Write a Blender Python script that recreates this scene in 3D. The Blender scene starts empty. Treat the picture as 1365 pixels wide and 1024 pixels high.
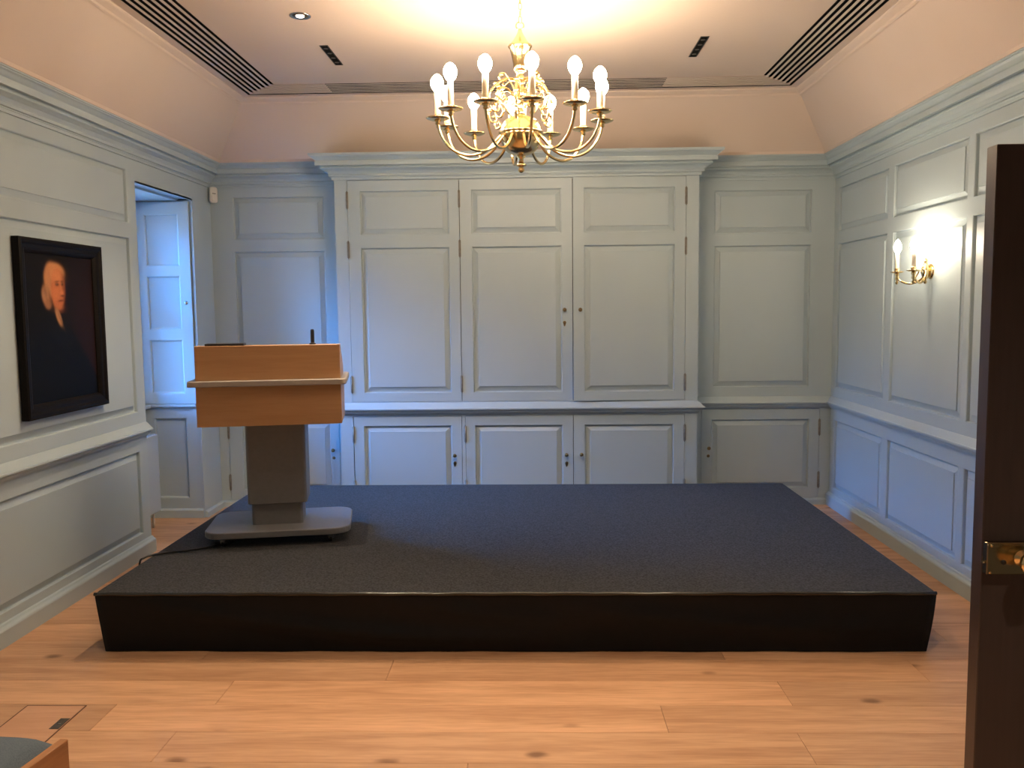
import bpy, math, random
import numpy as np
from mathutils import Vector, Matrix

random.seed(7)
scn = bpy.context.scene
COL = scn.collection
PI = math.pi

# ------------------------------------------------------------------ camera, world, exposure
F_PX, YAW, PITCH, ROLL = 1143.93, 0.0279, -0.0881, -0.0104
CAM = Vector((0.0, -6.884, 1.6))
fw = Vector((-math.sin(YAW)*math.cos(PITCH), math.cos(YAW)*math.cos(PITCH), math.sin(PITCH)))
r0 = fw.cross(Vector((0, 0, 1))).normalized(); u0 = r0.cross(fw)
rt = r0*math.cos(ROLL) + u0*math.sin(ROLL); up = -r0*math.sin(ROLL) + u0*math.cos(ROLL)
cd = bpy.data.cameras.new('camera'); cam = bpy.data.objects.new('camera', cd); COL.objects.link(cam)
cd.sensor_width = 36.0; cd.sensor_fit = 'HORIZONTAL'; cd.lens = F_PX/1365*36; cd.clip_start = 0.05
M = Matrix((rt, up, -fw)).transposed().to_4x4(); M.translation = CAM
cam.matrix_world = M
scn.camera = cam

vs = scn.view_settings
vs.view_transform = 'Standard'; vs.look = 'None'; vs.gamma = 1.0; vs.use_curve_mapping = False
vs.exposure = 1.15

SKY_STRENGTH = 48.0
SKY_COL = (0.06, 0.335, 1.0)
WARM = (1.0, 0.78, 0.55)
BULB_L = 76.0
SCONCE_L = 100.0
SPOT_W = 64.0

w = bpy.data.worlds.new('world'); scn.world = w; w.use_nodes = True
nt = w.node_tree; nt.nodes.clear()
wo = nt.nodes.new('ShaderNodeOutputWorld'); bg = nt.nodes.new('ShaderNodeBackground')
tc = nt.nodes.new('ShaderNodeTexCoord'); sx = nt.nodes.new('ShaderNodeSeparateXYZ')
cr = nt.nodes.new('ShaderNodeValToRGB')
cr.color_ramp.elements[0].position = 0.10; cr.color_ramp.elements[0].color = (0.05, 0.06, 0.07, 1)
cr.color_ramp.elements[1].position = 0.30; cr.color_ramp.elements[1].color = (*SKY_COL, 1)
nt.links.new(tc.outputs['Generated'], sx.inputs[0]); nt.links.new(sx.outputs['Z'], cr.inputs[0])
nt.links.new(cr.outputs[0], bg.inputs[0]); bg.inputs[1].default_value = SKY_STRENGTH
nt.links.new(bg.outputs[0], wo.inputs[0])

pl = bpy.data.lights.new('window_portal', 'AREA'); pl.shape = 'RECTANGLE'; pl.size = 1.0; pl.size_y = 1.6
pl.cycles.is_portal = True
po = bpy.data.objects.new('window_portal', pl); COL.objects.link(po)
po.location = (-3.12, -0.84, 1.66); po.rotation_euler = (0, -PI/2, 0)   # faces +X

def spot(x, y, z, watts, size=1.9, blend=0.6):
    l = bpy.data.lights.new('downlight_lamp', 'SPOT'); l.energy = watts; l.color = WARM
    l.spot_size = size; l.spot_blend = blend; l.shadow_soft_size = 0.03
    o = bpy.data.objects.new('downlight_lamp', l); COL.objects.link(o); o.location = (x, y, z)
    return o

# ------------------------------------------------------------------ materials
def mat(name, col, rough=0.5, metal=0.0, spec=0.5, emit=None, es=0.0):
    m = bpy.data.materials.new(name); m.use_nodes = True
    b = m.node_tree.nodes['Principled BSDF']
    b.inputs['Base Color'].default_value = (*col, 1); b.inputs['Roughness'].default_value = rough
    b.inputs['Metallic'].default_value = metal; b.inputs['Specular IOR Level'].default_value = spec
    if emit:
        b.inputs['Emission Color'].default_value = (*emit, 1); b.inputs['Emission Strength'].default_value = es
    return m

def noise_mat(name, c0, c1, scale, rough=0.5, bump=0.0, detail=4.0, stretch=(1, 1, 1), spec=0.5, bscale=None, bdist=0.002):
    m = mat(name, c0, rough, 0.0, spec); t = m.node_tree; b = t.nodes['Principled BSDF']
    co = t.nodes.new('ShaderNodeTexCoord'); mp = t.nodes.new('ShaderNodeMapping'); mp.inputs['Scale'].default_value = stretch
    n = t.nodes.new('ShaderNodeTexNoise'); n.inputs['Scale'].default_value = scale; n.inputs['Detail'].default_value = detail
    r = t.nodes.new('ShaderNodeValToRGB')
    r.color_ramp.elements[0].position = 0.3; r.color_ramp.elements[0].color = (*c0, 1)
    r.color_ramp.elements[1].position = 0.7; r.color_ramp.elements[1].color = (*c1, 1)
    t.links.new(co.outputs['Object'], mp.inputs[0]); t.links.new(mp.outputs[0], n.inputs['Vector'])
    t.links.new(n.outputs['Fac'], r.inputs[0]); t.links.new(r.outputs[0], b.inputs['Base Color'])
    if bump:
        n2 = n
        if bscale:
            n2 = t.nodes.new('ShaderNodeTexNoise'); n2.inputs['Scale'].default_value = bscale
            t.links.new(mp.outputs[0], n2.inputs['Vector'])
        bp = t.nodes.new('ShaderNodeBump'); bp.inputs['Strength'].default_value = bump; bp.inputs['Distance'].default_value = bdist
        t.links.new(n2.outputs['Fac'], bp.inputs['Height']); t.links.new(bp.outputs[0], b.inputs['Normal'])
    return m

PAINT = noise_mat('duck_egg_paint', (0.415, 0.505, 0.545), (0.43, 0.52, 0.56), 3.0, rough=0.42, bump=0.03, spec=0.35, bscale=60, stretch=(1, 1, .4), bdist=0.001)
CREAM = noise_mat('cream_plaster', (0.645, 0.535, 0.455), (0.66, 0.55, 0.47), 2.0, rough=0.8, spec=0.2)
BARWHITE = mat('vent_bar_white', (0.62, 0.55, 0.48), 0.6)
BLACKVOID = mat('vent_black', (0.006, 0.006, 0.006), 0.9, spec=0.1)
BRASS = noise_mat('polished_brass', (0.82, 0.64, 0.34), (0.77, 0.59, 0.30), 20, rough=0.2)
BRASS.node_tree.nodes['Principled BSDF'].inputs['Metallic'].default_value = 1.0
OLDBRASS = noise_mat('aged_brass', (0.28, 0.2, 0.1), (0.2, 0.14, 0.08), 60, rough=0.32)
OLDBRASS.node_tree.nodes['Principled BSDF'].inputs['Metallic'].default_value = 1.0
HINGE = noise_mat('hinge_brass', (0.29, 0.27, 0.24), (0.21, 0.195, 0.17), 40, rough=0.45)
HINGE.node_tree.nodes['Principled BSDF'].inputs['Metallic'].default_value = 0.3
CANDLE = mat('candle_sleeve', (0.85, 0.8, 0.7), 0.5)
BULB = mat('lit_bulb', (1, 0.95, 0.85), 0.3, emit=WARM, es=BULB_L)
SBULB = mat('lit_bulb_wall', (1, 0.95, 0.85), 0.3, emit=(1.0, 0.82, 0.6), es=SCONCE_L)
CARPET = noise_mat('charcoal_carpet', (0.0055, 0.0066, 0.008), (0.053, 0.055, 0.061), 110, rough=0.95, bump=0.6, spec=0.3, detail=2)
CARPET.node_tree.nodes['Principled BSDF'].inputs['Sheen Weight'].default_value = 0.06
SKIRT = noise_mat('black_cloth', (0.0034, 0.0052, 0.0074), (0.0044, 0.0064, 0.0090), 30, rough=0.55, spec=0.22)
TAPE = mat('black_gloss_tape', (0.012, 0.012, 0.012), 0.22, spec=0.9)
BLACK = mat('black_plastic', (0.012, 0.012, 0.013), 0.45)
GREYPAINT = noise_mat('grey_powder_coat', (0.185, 0.19, 0.205), (0.20, 0.205, 0.22), 50, rough=0.4)
RAILGREY = noise_mat('grey_rail', (0.36, 0.33, 0.30), (0.38, 0.35, 0.32), 30, rough=0.45)
DOORBROWN = noise_mat('dark_brown_gloss', (0.050, 0.036, 0.036), (0.060, 0.043, 0.042), 12, rough=0.35, stretch=(6, 6, .6))
FRAMEDARK = noise_mat('ebonised_wood', (0.0035, 0.0026, 0.0022), (0.0065, 0.0045, 0.0035), 20, rough=0.5, spec=.12, stretch=(1, 4, 4))
WHITEPL = mat('white_plastic', (0.72, 0.7, 0.64), 0.45)
CHROME = mat('chrome', (0.5, 0.5, 0.5), 0.2, 1.0)
RADW = mat('radiator_white', (0.40, 0.48, 0.54), 0.4)
SEATFAB = noise_mat('blue_grey_fabric', (0.075, 0.10, 0.125), (0.115, 0.14, 0.165), 300, rough=0.9, bump=0.4, spec=0.2)
DARKGREY = noise_mat('dark_floor_plate', (0.05, 0.045, 0.04), (0.07, 0.06, 0.05), 80, rough=0.5)
STONE = noise_mat('stone_outside', (0.22, 0.2, 0.18), (0.3, 0.28, 0.25), 2, rough=0.9)

def wood(name, base, dark, axis, rough=0.4, knots=True, seed=0.0, vary=0.16):
    m = mat(name, base, rough); t = m.node_tree; b = t.nodes['Principled BSDF']; N = t.nodes.new; L = t.links.new
    co = N('ShaderNodeTexCoord'); oi = N('ShaderNodeObjectInfo'); add = N('ShaderNodeVectorMath'); add.operation = 'ADD'
    sc = N('ShaderNodeVectorMath'); sc.operation = 'SCALE'; sc.inputs['Scale'].default_value = 37.0
    cm = N('ShaderNodeCombineXYZ')
    for i in range(3): L(oi.outputs['Random'], cm.inputs[i])
    L(cm.outputs[0], sc.inputs[0]); L(co.outputs['Object'], add.inputs[0]); L(sc.outputs[0], add.inputs[1])
    mp = N('ShaderNodeMapping'); s = [9.0, 9.0, 9.0]; s[axis] = 0.8; mp.inputs['Scale'].default_value = s
    mp.inputs['Location'].default_value = (seed, seed*2, seed*3)
    L(add.outputs[0], mp.inputs[0])
    n1 = N('ShaderNodeTexNoise'); n1.inputs['Scale'].default_value = 1.3; n1.inputs['Detail'].default_value = 6; n1.inputs['Distortion'].default_value = 1.0
    n2 = N('ShaderNodeTexNoise'); n2.inputs['Scale'].default_value = 9.0; n2.inputs['Detail'].default_value = 3
    L(mp.outputs[0], n1.inputs['Vector']); L(mp.outputs[0], n2.inputs['Vector'])
    mx = N('ShaderNodeMix'); mx.data_type = 'FLOAT'; mx.inputs[0].default_value = 0.35
    L(n1.outputs['Fac'], mx.inputs[2]); L(n2.outputs['Fac'], mx.inputs[3])
    rp = N('ShaderNodeValToRGB')
    rp.color_ramp.elements[0].position = 0.34; rp.color_ramp.elements[0].color = (*dark, 1)
    rp.color_ramp.elements[1].position = 0.62; rp.color_ramp.elements[1].color = (*base, 1)
    L(mx.outputs[0], rp.inputs[0]); out = rp.outputs[0]
    if vary:
        hs = N('ShaderNodeHueSaturation'); mr = N('ShaderNodeMapRange')
        mr.inputs['To Min'].default_value = 1 - vary; mr.inputs['To Max'].default_value = 1 + vary
        L(oi.outputs['Random'], mr.inputs[0]); L(mr.outputs[0], hs.inputs['Value']); L(out, hs.inputs['Color']); out = hs.outputs[0]
    if knots:
        mk = N('ShaderNodeMapping'); k = [4.2, 4.2, 4.2]; k[axis] = 2.3; mk.inputs['Scale'].default_value = k
        L(add.outputs[0], mk.inputs[0])
        nd = N('ShaderNodeTexNoise'); nd.inputs['Scale'].default_value = 6.0; L(mk.outputs[0], nd.inputs['Vector'])
        ad = N('ShaderNodeMix'); ad.data_type = 'VECTOR'; ad.inputs[0].default_value = 0.06
        L(mk.outputs[0], ad.inputs[4]); L(nd.outputs['Color'], ad.inputs[5])
        v = N('ShaderNodeTexVoronoi'); v.inputs['Scale'].default_value = 1.0; v.inputs['Randomness'].default_value = 1.0
        L(ad.outputs[1], v.inputs['Vector'])
        kr = N('ShaderNodeValToRGB'); kr.color_ramp.interpolation = 'EASE'
        kr.color_ramp.elements[0].position = 0.03; kr.color_ramp.elements[0].color = (0.30, 0.22, 0.17, 1)
        kr.color_ramp.elements[1].position = 0.13; kr.color_ramp.elements[1].color = (1, 1, 1, 1)
        L(v.outputs['Distance'], kr.inputs[0])
        mu = N('ShaderNodeMix'); mu.data_type = 'RGBA'; mu.blend_type = 'MULTIPLY'; mu.inputs[0].default_value = 0.85
        L(out, mu.inputs[6]); L(kr.outputs[0], mu.inputs[7]); out = mu.outputs[2]
    L(out, b.inputs['Base Color'])
    bp = N('ShaderNodeBump'); bp.inputs['Strength'].default_value = 0.08; bp.inputs['Distance'].default_value = 0.001
    L(n2.outputs['Fac'], bp.inputs['Height']); L(bp.outputs[0], b.inputs['Normal'])
    return m

OAK = wood('oak_plank', (0.63, 0.37, 0.208), (0.43, 0.228, 0.118), 0, rough=0.42)
OAKDARK = mat('floor_underlay', (0.10, 0.055, 0.03), 0.9)
BEECH = wood('beech_veneer', (0.52, 0.305, 0.155), (0.455, 0.255, 0.122), 0, rough=0.38, knots=False, seed=3, vary=0)
CHAIRWOOD = wood('chair_oak', (0.42, 0.20, 0.08), (0.30, 0.13, 0.05), 1, rough=0.4, knots=False, seed=5, vary=0)

def glass_mat():
    m = bpy.data.materials.new('window_glass'); m.use_nodes = True; t = m.node_tree; t.nodes.clear()
    o = t.nodes.new('ShaderNodeOutputMaterial'); mx = t.nodes.new('ShaderNodeMixShader')
    tr = t.nodes.new('ShaderNodeBsdfTransparent'); gl = t.nodes.new('ShaderNodeBsdfGlossy'); fr = t.nodes.new('ShaderNodeFresnel')
    gl.inputs['Roughness'].default_value = 0.02; tr.inputs[0].default_value = (0.93, 0.96, 0.96, 1)
    t.links.new(fr.outputs[0], mx.inputs[0]); t.links.new(tr.outputs[0], mx.inputs[1]); t.links.new(gl.outputs[0], mx.inputs[2])
    t.links.new(mx.outputs[0], o.inputs[0]); return m
GLASS = glass_mat()

# ------------------------------------------------------------------ mesh helpers
class MB:
    def __init__(s): s.v = []; s.f = []; s.sm = []
    def add(s, vs, fs, smooth=False):
        k = len(s.v); s.v += [tuple(p) for p in vs]; s.f += [tuple(i+k for i in f) for f in fs]; s.sm += [smooth]*len(fs); return s
    def box(s, x0, x1, y0, y1, z0, z1, ch=0.0):
        if ch <= 0:
            vs = [(x, y, z) for z in (z0, z1) for y in (y0, y1) for x in (x0, x1)]
            return s.add(vs, [(0, 2, 3, 1), (4, 5, 7, 6), (0, 1, 5, 4), (2, 6, 7, 3), (0, 4, 6, 2), (1, 3, 7, 5)])
        c = ch; vs = []; idx = {}
        for a, X in enumerate((x0, x1)):
            for b_, Y in enumerate((y0, y1)):
                for d, Z in enumerate((z0, z1)):
                    sxn, syn, szn = (1 if a == 0 else -1), (1 if b_ == 0 else -1), (1 if d == 0 else -1)
                    for ax, P in enumerate(((X, Y+c*syn, Z+c*szn), (X+c*sxn, Y, Z+c*szn), (X+c*sxn, Y+c*syn, Z))):
                        idx[(a, b_, d, ax)] = len(vs); vs.append(P)
        fs = []
        def q(l): fs.append(tuple(idx[i] for i in l))
        for a in (0, 1):
            l = [(a, 0, 0, 0), (a, 0, 1, 0), (a, 1, 1, 0), (a, 1, 0, 0)]; q(l if a == 0 else l[::-1])
            l = [(0, a, 0, 1), (1, a, 0, 1), (1, a, 1, 1), (0, a, 1, 1)]; q(l if a == 0 else l[::-1])
            l = [(0, 0, a, 2), (0, 1, a, 2), (1, 1, a, 2), (1, 0, a, 2)]; q(l if a == 0 else l[::-1])
        for a in (0, 1):
            for b_ in (0, 1):
                q([(a, b_, 0, 0), (a, b_, 0, 1), (a, b_, 1, 1), (a, b_, 1, 0)])
                q([(a, 0, b_, 0), (a, 0, b_, 2), (a, 1, b_, 2), (a, 1, b_, 0)])
                q([(0, a, b_, 1), (0, a, b_, 2), (1, a, b_, 2), (1, a, b_, 1)])
                for d in (0, 1): q([(a, b_, d, 0), (a, b_, d, 1), (a, b_, d, 2)])
        return s.add(vs, fs)
    def lathe(s, prof, n=24, o=(0, 0, 0), axis='z', flute=None):
        vs = []; fs = []; m = len(prof)
        for i in range(n):
            a = 2*PI*i/n
            for j, (r, z) in enumerate(prof):
                rr = r*(1 + (flute[1]*math.cos(flute[0]*a) if flute else 0))
                p = (rr*math.cos(a), rr*math.sin(a), z)
                if axis == '-y': p = (p[0], -p[2], p[1])
                if axis == '-x': p = (-p[2], p[0], p[1])
                vs.append((p[0]+o[0], p[1]+o[1], p[2]+o[2]))
        for i in range(n):
            k = (i+1) % n
            for j in range(m-1): fs.append((i*m+j, k*m+j, k*m+j+1, i*m+j+1))
        if prof[0][0] > 1e-5: fs.append(tuple(i*m for i in range(n))[::-1])
        if prof[-1][0] > 1e-5: fs.append(tuple(i*m+m-1 for i in range(n)))
        return s.add(vs, fs, True)
    def tube(s, path, rad, n=8, closed=False):
        P = [Vector(p) for p in path]; m = len(P); R = rad if hasattr(rad, '__len__') else [rad]*m
        vs = []; fs = []; ref = None
        for i in range(m):
            if closed: t = (P[(i+1) % m] - P[i-1]).normalized()
            else: t = (P[min(i+1, m-1)] - P[max(i-1, 0)]).normalized()
            if ref is None:
                ref = Vector((0, 0, 1)) if abs(t.z) < 0.9 else Vector((1, 0, 0))
            a = (ref - t*ref.dot(t)).normalized(); b = t.cross(a); ref = a
            for k in range(n):
                an = 2*PI*k/n; vs.append(P[i] + (a*math.cos(an) + b*math.sin(an))*R[i])
        for i in range(m if closed else m-1):
            j = (i+1) % m
            for k in range(n): fs.append((i*n+k, i*n+(k+1) % n, j*n+(k+1) % n, j*n+k))
        if not closed: fs += [tuple(range(n))[::-1], tuple((m-1)*n+k for k in range(n))]
        return s.add(vs, fs, True)
    def sweep(s, path, prof, cap=True):
        """mitred sweep of (offset, z) profile along an XY polyline; offset goes to the right of travel"""
        P = [Vector(p).to_2d() if len(p) > 2 else Vector(p) for p in path]; m = len(prof); vs = []; fs = []
        for i, p in enumerate(P):
            d0 = (P[i]-P[i-1]).normalized() if i else None; d1 = (P[i+1]-P[i]).normalized() if i < len(P)-1 else None
            n0 = Vector((d0.y, -d0.x)) if d0 else None; n1 = Vector((d1.y, -d1.x)) if d1 else None
            if n0 is None: nn = n1
            elif n1 is None: nn = n0
            else:
                h = (n0+n1).normalized(); nn = h/h.dot(n0)
            for (o, z) in prof: vs.append((p.x+nn.x*o, p.y+nn.y*o, z))
        for i in range(len(P)-1):
            for j in range(m): k = (j+1) % m; fs.append((i*m+j, i*m+k, (i+1)*m+k, (i+1)*m+j))
        if cap: fs += [tuple(range(m))[::-1], tuple((len(P)-1)*m+k for k in range(m))]
        return s.add(vs, fs)
    def prism(s, outline, z0, z1, ch=0.0):
        n = len(outline)
        if ch:
            c = Vector((sum(p[0] for p in outline)/n, sum(p[1] for p in outline)/n))
            inn = []
            for i, p in enumerate(outline):
                p = Vector(p); a = Vector(outline[i-1]); b = Vector(outline[(i+1) % n])
                t = (b-a).normalized(); nr = Vector((-t.y, t.x)); inn.append(p+nr*ch)
            rings = [[(p.x, p.y, z0) for p in inn], [(p[0], p[1], z0+ch) for p in outline], [(p[0], p[1], z1-ch) for p in outline], [(p.x, p.y, z1) for p in inn]]
        else: rings = [[(p[0], p[1], z) for p in outline] for z in (z0, z1)]
        vs = [q for r in rings for q in r]; fs = []
        for a in range(len(rings)-1):
            for i in range(n): j = (i+1) % n; fs.append((a*n+i, a*n+j, (a+1)*n+j, (a+1)*n+i))
        fs.append(tuple(range(n))[::-1]); fs.append(tuple((len(rings)-1)*n+i for i in range(n)))
        return s.add(vs, fs)
    def mesh(s, name, m):
        me = bpy.data.meshes.new(name); me.from_pydata(s.v, [], s.f); me.materials.append(m)
        me.polygons.foreach_set('use_smooth', s.sm); me.update(); return me
    def build(s, name, m, parent=None, loc=(0, 0, 0), rot=(0, 0, 0)):
        return put(name, s.mesh(name, m), parent, loc, rot)

def put(name, me, parent=None, loc=(0, 0, 0), rot=(0, 0, 0)):
    o = bpy.data.objects.new(name, me); COL.objects.link(o); o.parent = parent; o.location = loc; o.rotation_euler = rot; return o
def thing(name, label, cat, loc=(0, 0, 0), rz=0.0, group=None):
    o = bpy.data.objects.new(name, None); COL.objects.link(o); o.location = loc; o.rotation_euler = (0, 0, rz); o.empty_display_size = .1
    return tag(o, label, cat, group)
def tag(o, label, cat, group=None):
    o['label'] = label; o['category'] = cat
    if group: o['group'] = group
    return o
def struct(o): o['kind'] = 'structure'; return o

def face_with_holes(x0, x1, z0, z1, holes, y=0.0):
    """vertical face in the local XZ plane facing -Y with rectangular holes (x0,x1,z0,z1)"""
    xs = sorted({x0, x1, *[h[0] for h in holes], *[h[1] for h in holes]}); zs = sorted({z0, z1, *[h[2] for h in holes], *[h[3] for h in holes]})
    xs = [x for x in xs if x0 <= x <= x1]; zs = [z for z in zs if z0 <= z <= z1]
    m = MB(); vs = [(x, y, z) for z in zs for x in xs]; fs = []; n = len(xs)
    for j in range(len(zs)-1):
        for i in range(n-1):
            cx, cz = (xs[i]+xs[i+1])/2, (zs[j]+zs[j+1])/2
            if any(h[0] < cx < h[1] and h[2] < cz < h[3] for h in holes): continue
            fs.append((j*n+i, j*n+i+1, (j+1)*n+i+1, (j+1)*n+i))
    return m.add(vs, fs)

RAISED = [(0, 0), (.004, -.004), (.005, -.020), (.013, -.020), (.047, -.007), (.0475, -.001)]
FLAT = [(0, 0), (.008, -.004), (.010, -.018), (.017, -.019)]
def panel_mesh(w, h, prof=RAISED, m=None):
    b = MB(); vs = []; fs = []
    for (i, d) in prof:
        vs += [(-w/2+i, -d, -h/2+i), (w/2-i, -d, -h/2+i), (w/2-i, -d, h/2-i), (-w/2+i, -d, h/2-i)]
    for k in range(len(prof)-1):
        for a in range(4): c = (a+1) % 4; fs.append((k*4+a, k*4+c, k*4+4+c, k*4+4+a))
    k = (len(prof)-1)*4; fs.append((k, k+1, k+2, k+3))
    b.add(vs, fs); return b.mesh('panel', m or PAINT)
PM = {}
def panels(parent, holes, y=0.0, prof=RAISED):
    for (a, b, c, d) in holes:
        k = (round(b-a, 4), round(d-c, 4), id(prof))
        if k not in PM: PM[k] = panel_mesh(b-a, d-c, prof)
        put('panel', PM[k], parent, ((a+b)/2, y, (c+d)/2))

def arc(cx, cy, r, a0, a1, n): return [(cx+r*math.cos(a0+(a1-a0)*i/n), cy+r*math.sin(a0+(a1-a0)*i/n)) for i in range(n+1)]
def round_rect(w, d, r, n=6):
    return (arc(w/2-r, -d/2+r, r, -PI/2, 0, n)+arc(w/2-r, d/2-r, r, 0, PI/2, n)+arc(-w/2+r, d/2-r, r, PI/2, PI, n)+arc(-w/2+r, -d/2+r, r, PI, 1.5*PI, n))

# ------------------------------------------------------------------ room dimensions (metres)
XL, XR, YB = -2.587, 2.354, -9.0
ZC, ZCOVE, ZW = 3.172, 3.131, 2.76
WY0, WY1, WZ = -1.302, -0.372, 2.437          # window alcove in left wall
XW = -3.02                                     # inner face of outside wall in the alcove
Z_S = (2.167, 2.503); Z_B = (0.952, 2.073); Z_L = (0.152, 0.695)

# ---- walls (faces with openings closed by raised and fielded panels)
lh = []
for (a, b) in ((-3.92, -1.412), (-6.3, -4.0), (-8.9, -6.4)):
    lh += [(a, b, *Z_S), (a, b, *Z_B), (a, b, *Z_L)]
wl = struct(face_with_holes(YB, 0, 0, ZW, lh+[(WY0, WY1, 0, WZ)]).build('wall_left', PAINT, None, (XL, 0, 0), (0, 0, PI/2)))
panels(wl, lh)
rh = []
for (a, b) in ((0.095, 1.022), (1.112, 2.083), (2.146, 3.117), (3.2, 4.2), (5.0, 6.8), (6.9, 8.8)):
    rh += [(a, b, *Z_S), (a, b, *Z_B), (a, b, *Z_L)]
wr = struct(face_with_holes(0, -YB, 0, ZW, rh).build('wall_right', PAINT, None, (XR, 0, 0), (0, 0, -PI/2)))
panels(wr, rh)
bh = []
for (a, b) in ((-2.408, -1.678), (1.415, 2.174)):
    bh += [(a, b, *Z_S), (a, b, *Z_B)]
LD = (-2.511, -1.60, 0.052, 0.776); RD = (1.327, 2.268, 0.052, 0.776)
wb = struct(face_with_holes(XL, XR, 0, ZW, bh+[LD, RD]).build('wall_back', PAINT))
panels(wb, bh)
struct(face_with_holes(XL-.5, XR, 0, 3.3, []).build('wall_front', PAINT, None, (0, YB, 0), (0, 0, PI)).__class__ and bpy.data.objects['wall_front'])
bpy.data.objects['wall_front'].rotation_euler = (0, 0, 0)
bpy.data.objects['wall_front'].data.flip_normals()

# ---- floor
fb = MB(); fb.box(XW-.3, XR+.1, YB, 0.1, -0.12, -0.0125); floor = struct(fb.build('floor', OAKDARK))
fb = MB(); fb.box(XL, XR, YB, -5.108, -0.0125, 0.0); fb.build('rear_boarding', OAK, floor)
PWID, J0 = 0.2238, -3.0925
known = {0: [-0.66], 1: [-1.32, 1.02], 2: [0.49], 3: [-1.385, 0.97], 4: [-0.25], -1: [-1.55, 0.85], -2: [-0.4, 1.95]}
for row in range(-14, 9):
    y1 = J0-row*PWID; y0 = y1-PWID
    if y1 > 0.12: continue
    y1c = min(y1, 0.02)
    js = known.get(row) or [random.uniform(-2.2, -1.4)+random.random()*.6]
    xs = list(js)
    while xs[0] > -2.5: xs.insert(0, xs[0]-random.uniform(1.9, 2.35))
    while xs[-1] < XR: xs.append(xs[-1]+random.uniform(1.9, 2.35))
    lim0 = XW if (y0 > -1.45) else XL
    for a, b in zip(xs[:-1], xs[1:]):
        a2, b2 = max(a, lim0), min(b, XR)
        if b2-a2 < .02: continue
        g = 0.0006
        MB().box(a2-(a2+b2)/2+g, b2-(a2+b2)/2-g, y0-(y0+y1c)/2+g, y1c-(y0+y1c)/2-g, -0.012, 0.0, 0.0007).build('plank', OAK, floor, ((a2+b2)/2, (y0+y1c)/2, 0))

# ---- ceiling: flat field, slot openings, coved border
SO, SI = 0.505, 0.778
cx0, cx1, cy1 = XL, XR, 0.0
m = MB()
def hq(x0, x1, y0, y1, z=ZC): m.add([(x0, y0, z), (x0, y1, z), (x1, y1, z), (x1, y0, z)], [(0, 1, 2, 3)])
hq(XL+SI, XR-SI, YB, -SI)
hq(XL+.43, XL+SO, YB, -.43); hq(XR-SO, XR-.43, YB, -.43); hq(XL+SO, XR-SO, -SO, -.43)
DLX, DLY, DLR = -1.246, -2.166, 0.055
ceil = struct(m.build('ceiling', CREAM))
room_path = [(XL, YB), (XL, 0), (XR, 0), (XR, YB)]
m = MB(); m.sweep(room_path, [(.10, 2.752), (.142, 2.752), (.142, 2.772), (.405, 3.128), (.40, 3.16)], cap=False)
m.build('cove', CREAM, ceil)
m = MB(); m.sweep(room_path, [(.398, 3.128), (.408, 3.120), (.416, 3.128), (.418, 3.140), (.430, 3.148), (.446, 3.158), (.452, 3.165), (.452, ZC+.01), (.39, ZC+.01)], cap=False)
m.build('cove_moulding', CREAM, ceil)
m = MB(); m.box(XL-.6, XR+.2, YB-.1, .2, 3.34, 3.40); m.build('upper_deck', CREAM, ceil)

# continuous slot diffusers around the ceiling edge
NS = 7; PITCH_S = (SI-SO)/(2*NS-1)
def mitre_bar(side, o0, o1, z0, z1, y_near=-6.5):
    """strip between offsets o0<o1 from the wall, mitred at the back corners"""
    if side == 'left':  q = [(XL+o0, y_near), (XL+o1, y_near), (XL+o1, -o1), (XL+o0, -o0)]
    elif side == 'right': q = [(XR-o1, y_near), (XR-o0, y_near), (XR-o0, -o0), (XR-o1, -o1)]
    else: q = [(XL+o1, -o1), (XR-o1, -o1), (XR-o0, -o0), (XL+o0, -o0)]
    return MB().prism(q, z0, z1)
for side, label in (('left', 'long black slotted air grille in the ceiling along the left wall'),
                    ('right', 'long black slotted air grille in the ceiling along the right wall'),
                    ('back', 'slotted air grille in the ceiling along the back wall, behind the chandelier')):
    t = thing('slot_diffuser', label, 'air vent', (0, 0, 0), group='slotted air grilles round the ceiling')
    mitre_bar(side, SO-.01, SI+.01, ZC+.10, ZC+.115).build('plenum', BLACKVOID, t)
    mm = MB()
    for o in (SO-.006, SI):
        b = mitre_bar(side, o, o+.006, ZC+.0005, ZC+.10); mm.add(b.v, b.f)
    mm.build('frame', BLACKVOID, t)
    for k in range(NS-1):
        o = SO+PITCH_S*(2*k+1)
        mitre_bar(side, o+.08*PITCH_S, o+.92*PITCH_S, ZC, ZC+.0016).build('bar', BARWHITE, t)
    if side == 'back':
        for (a, b) in ((XL+SO+.02, -1.47), (0.93, XR-SO-.02)):
            mm = MB()
            for k in range(NS):
                o = SO+PITCH_S*2*k; e0, e1 = a, b
                if a < -1.5: e0 = XL+o+.012
                else: e1 = XR-o-.012
                mm.box(e0, e1, -o-PITCH_S, -o, ZC+.006, ZC+.016)
            mm.build('blanking_strip', CREAM, t)
mm = MB(); mm.box(XL+SO-.02, XL+SI+.02, YB, -6.5, ZC-.002, ZC+.01); mm.box(XR-SI-.02, XR-SO+.02, YB, -6.5, ZC-.002, ZC+.01)
mm.build('ceiling_infill', CREAM, ceil)

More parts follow.
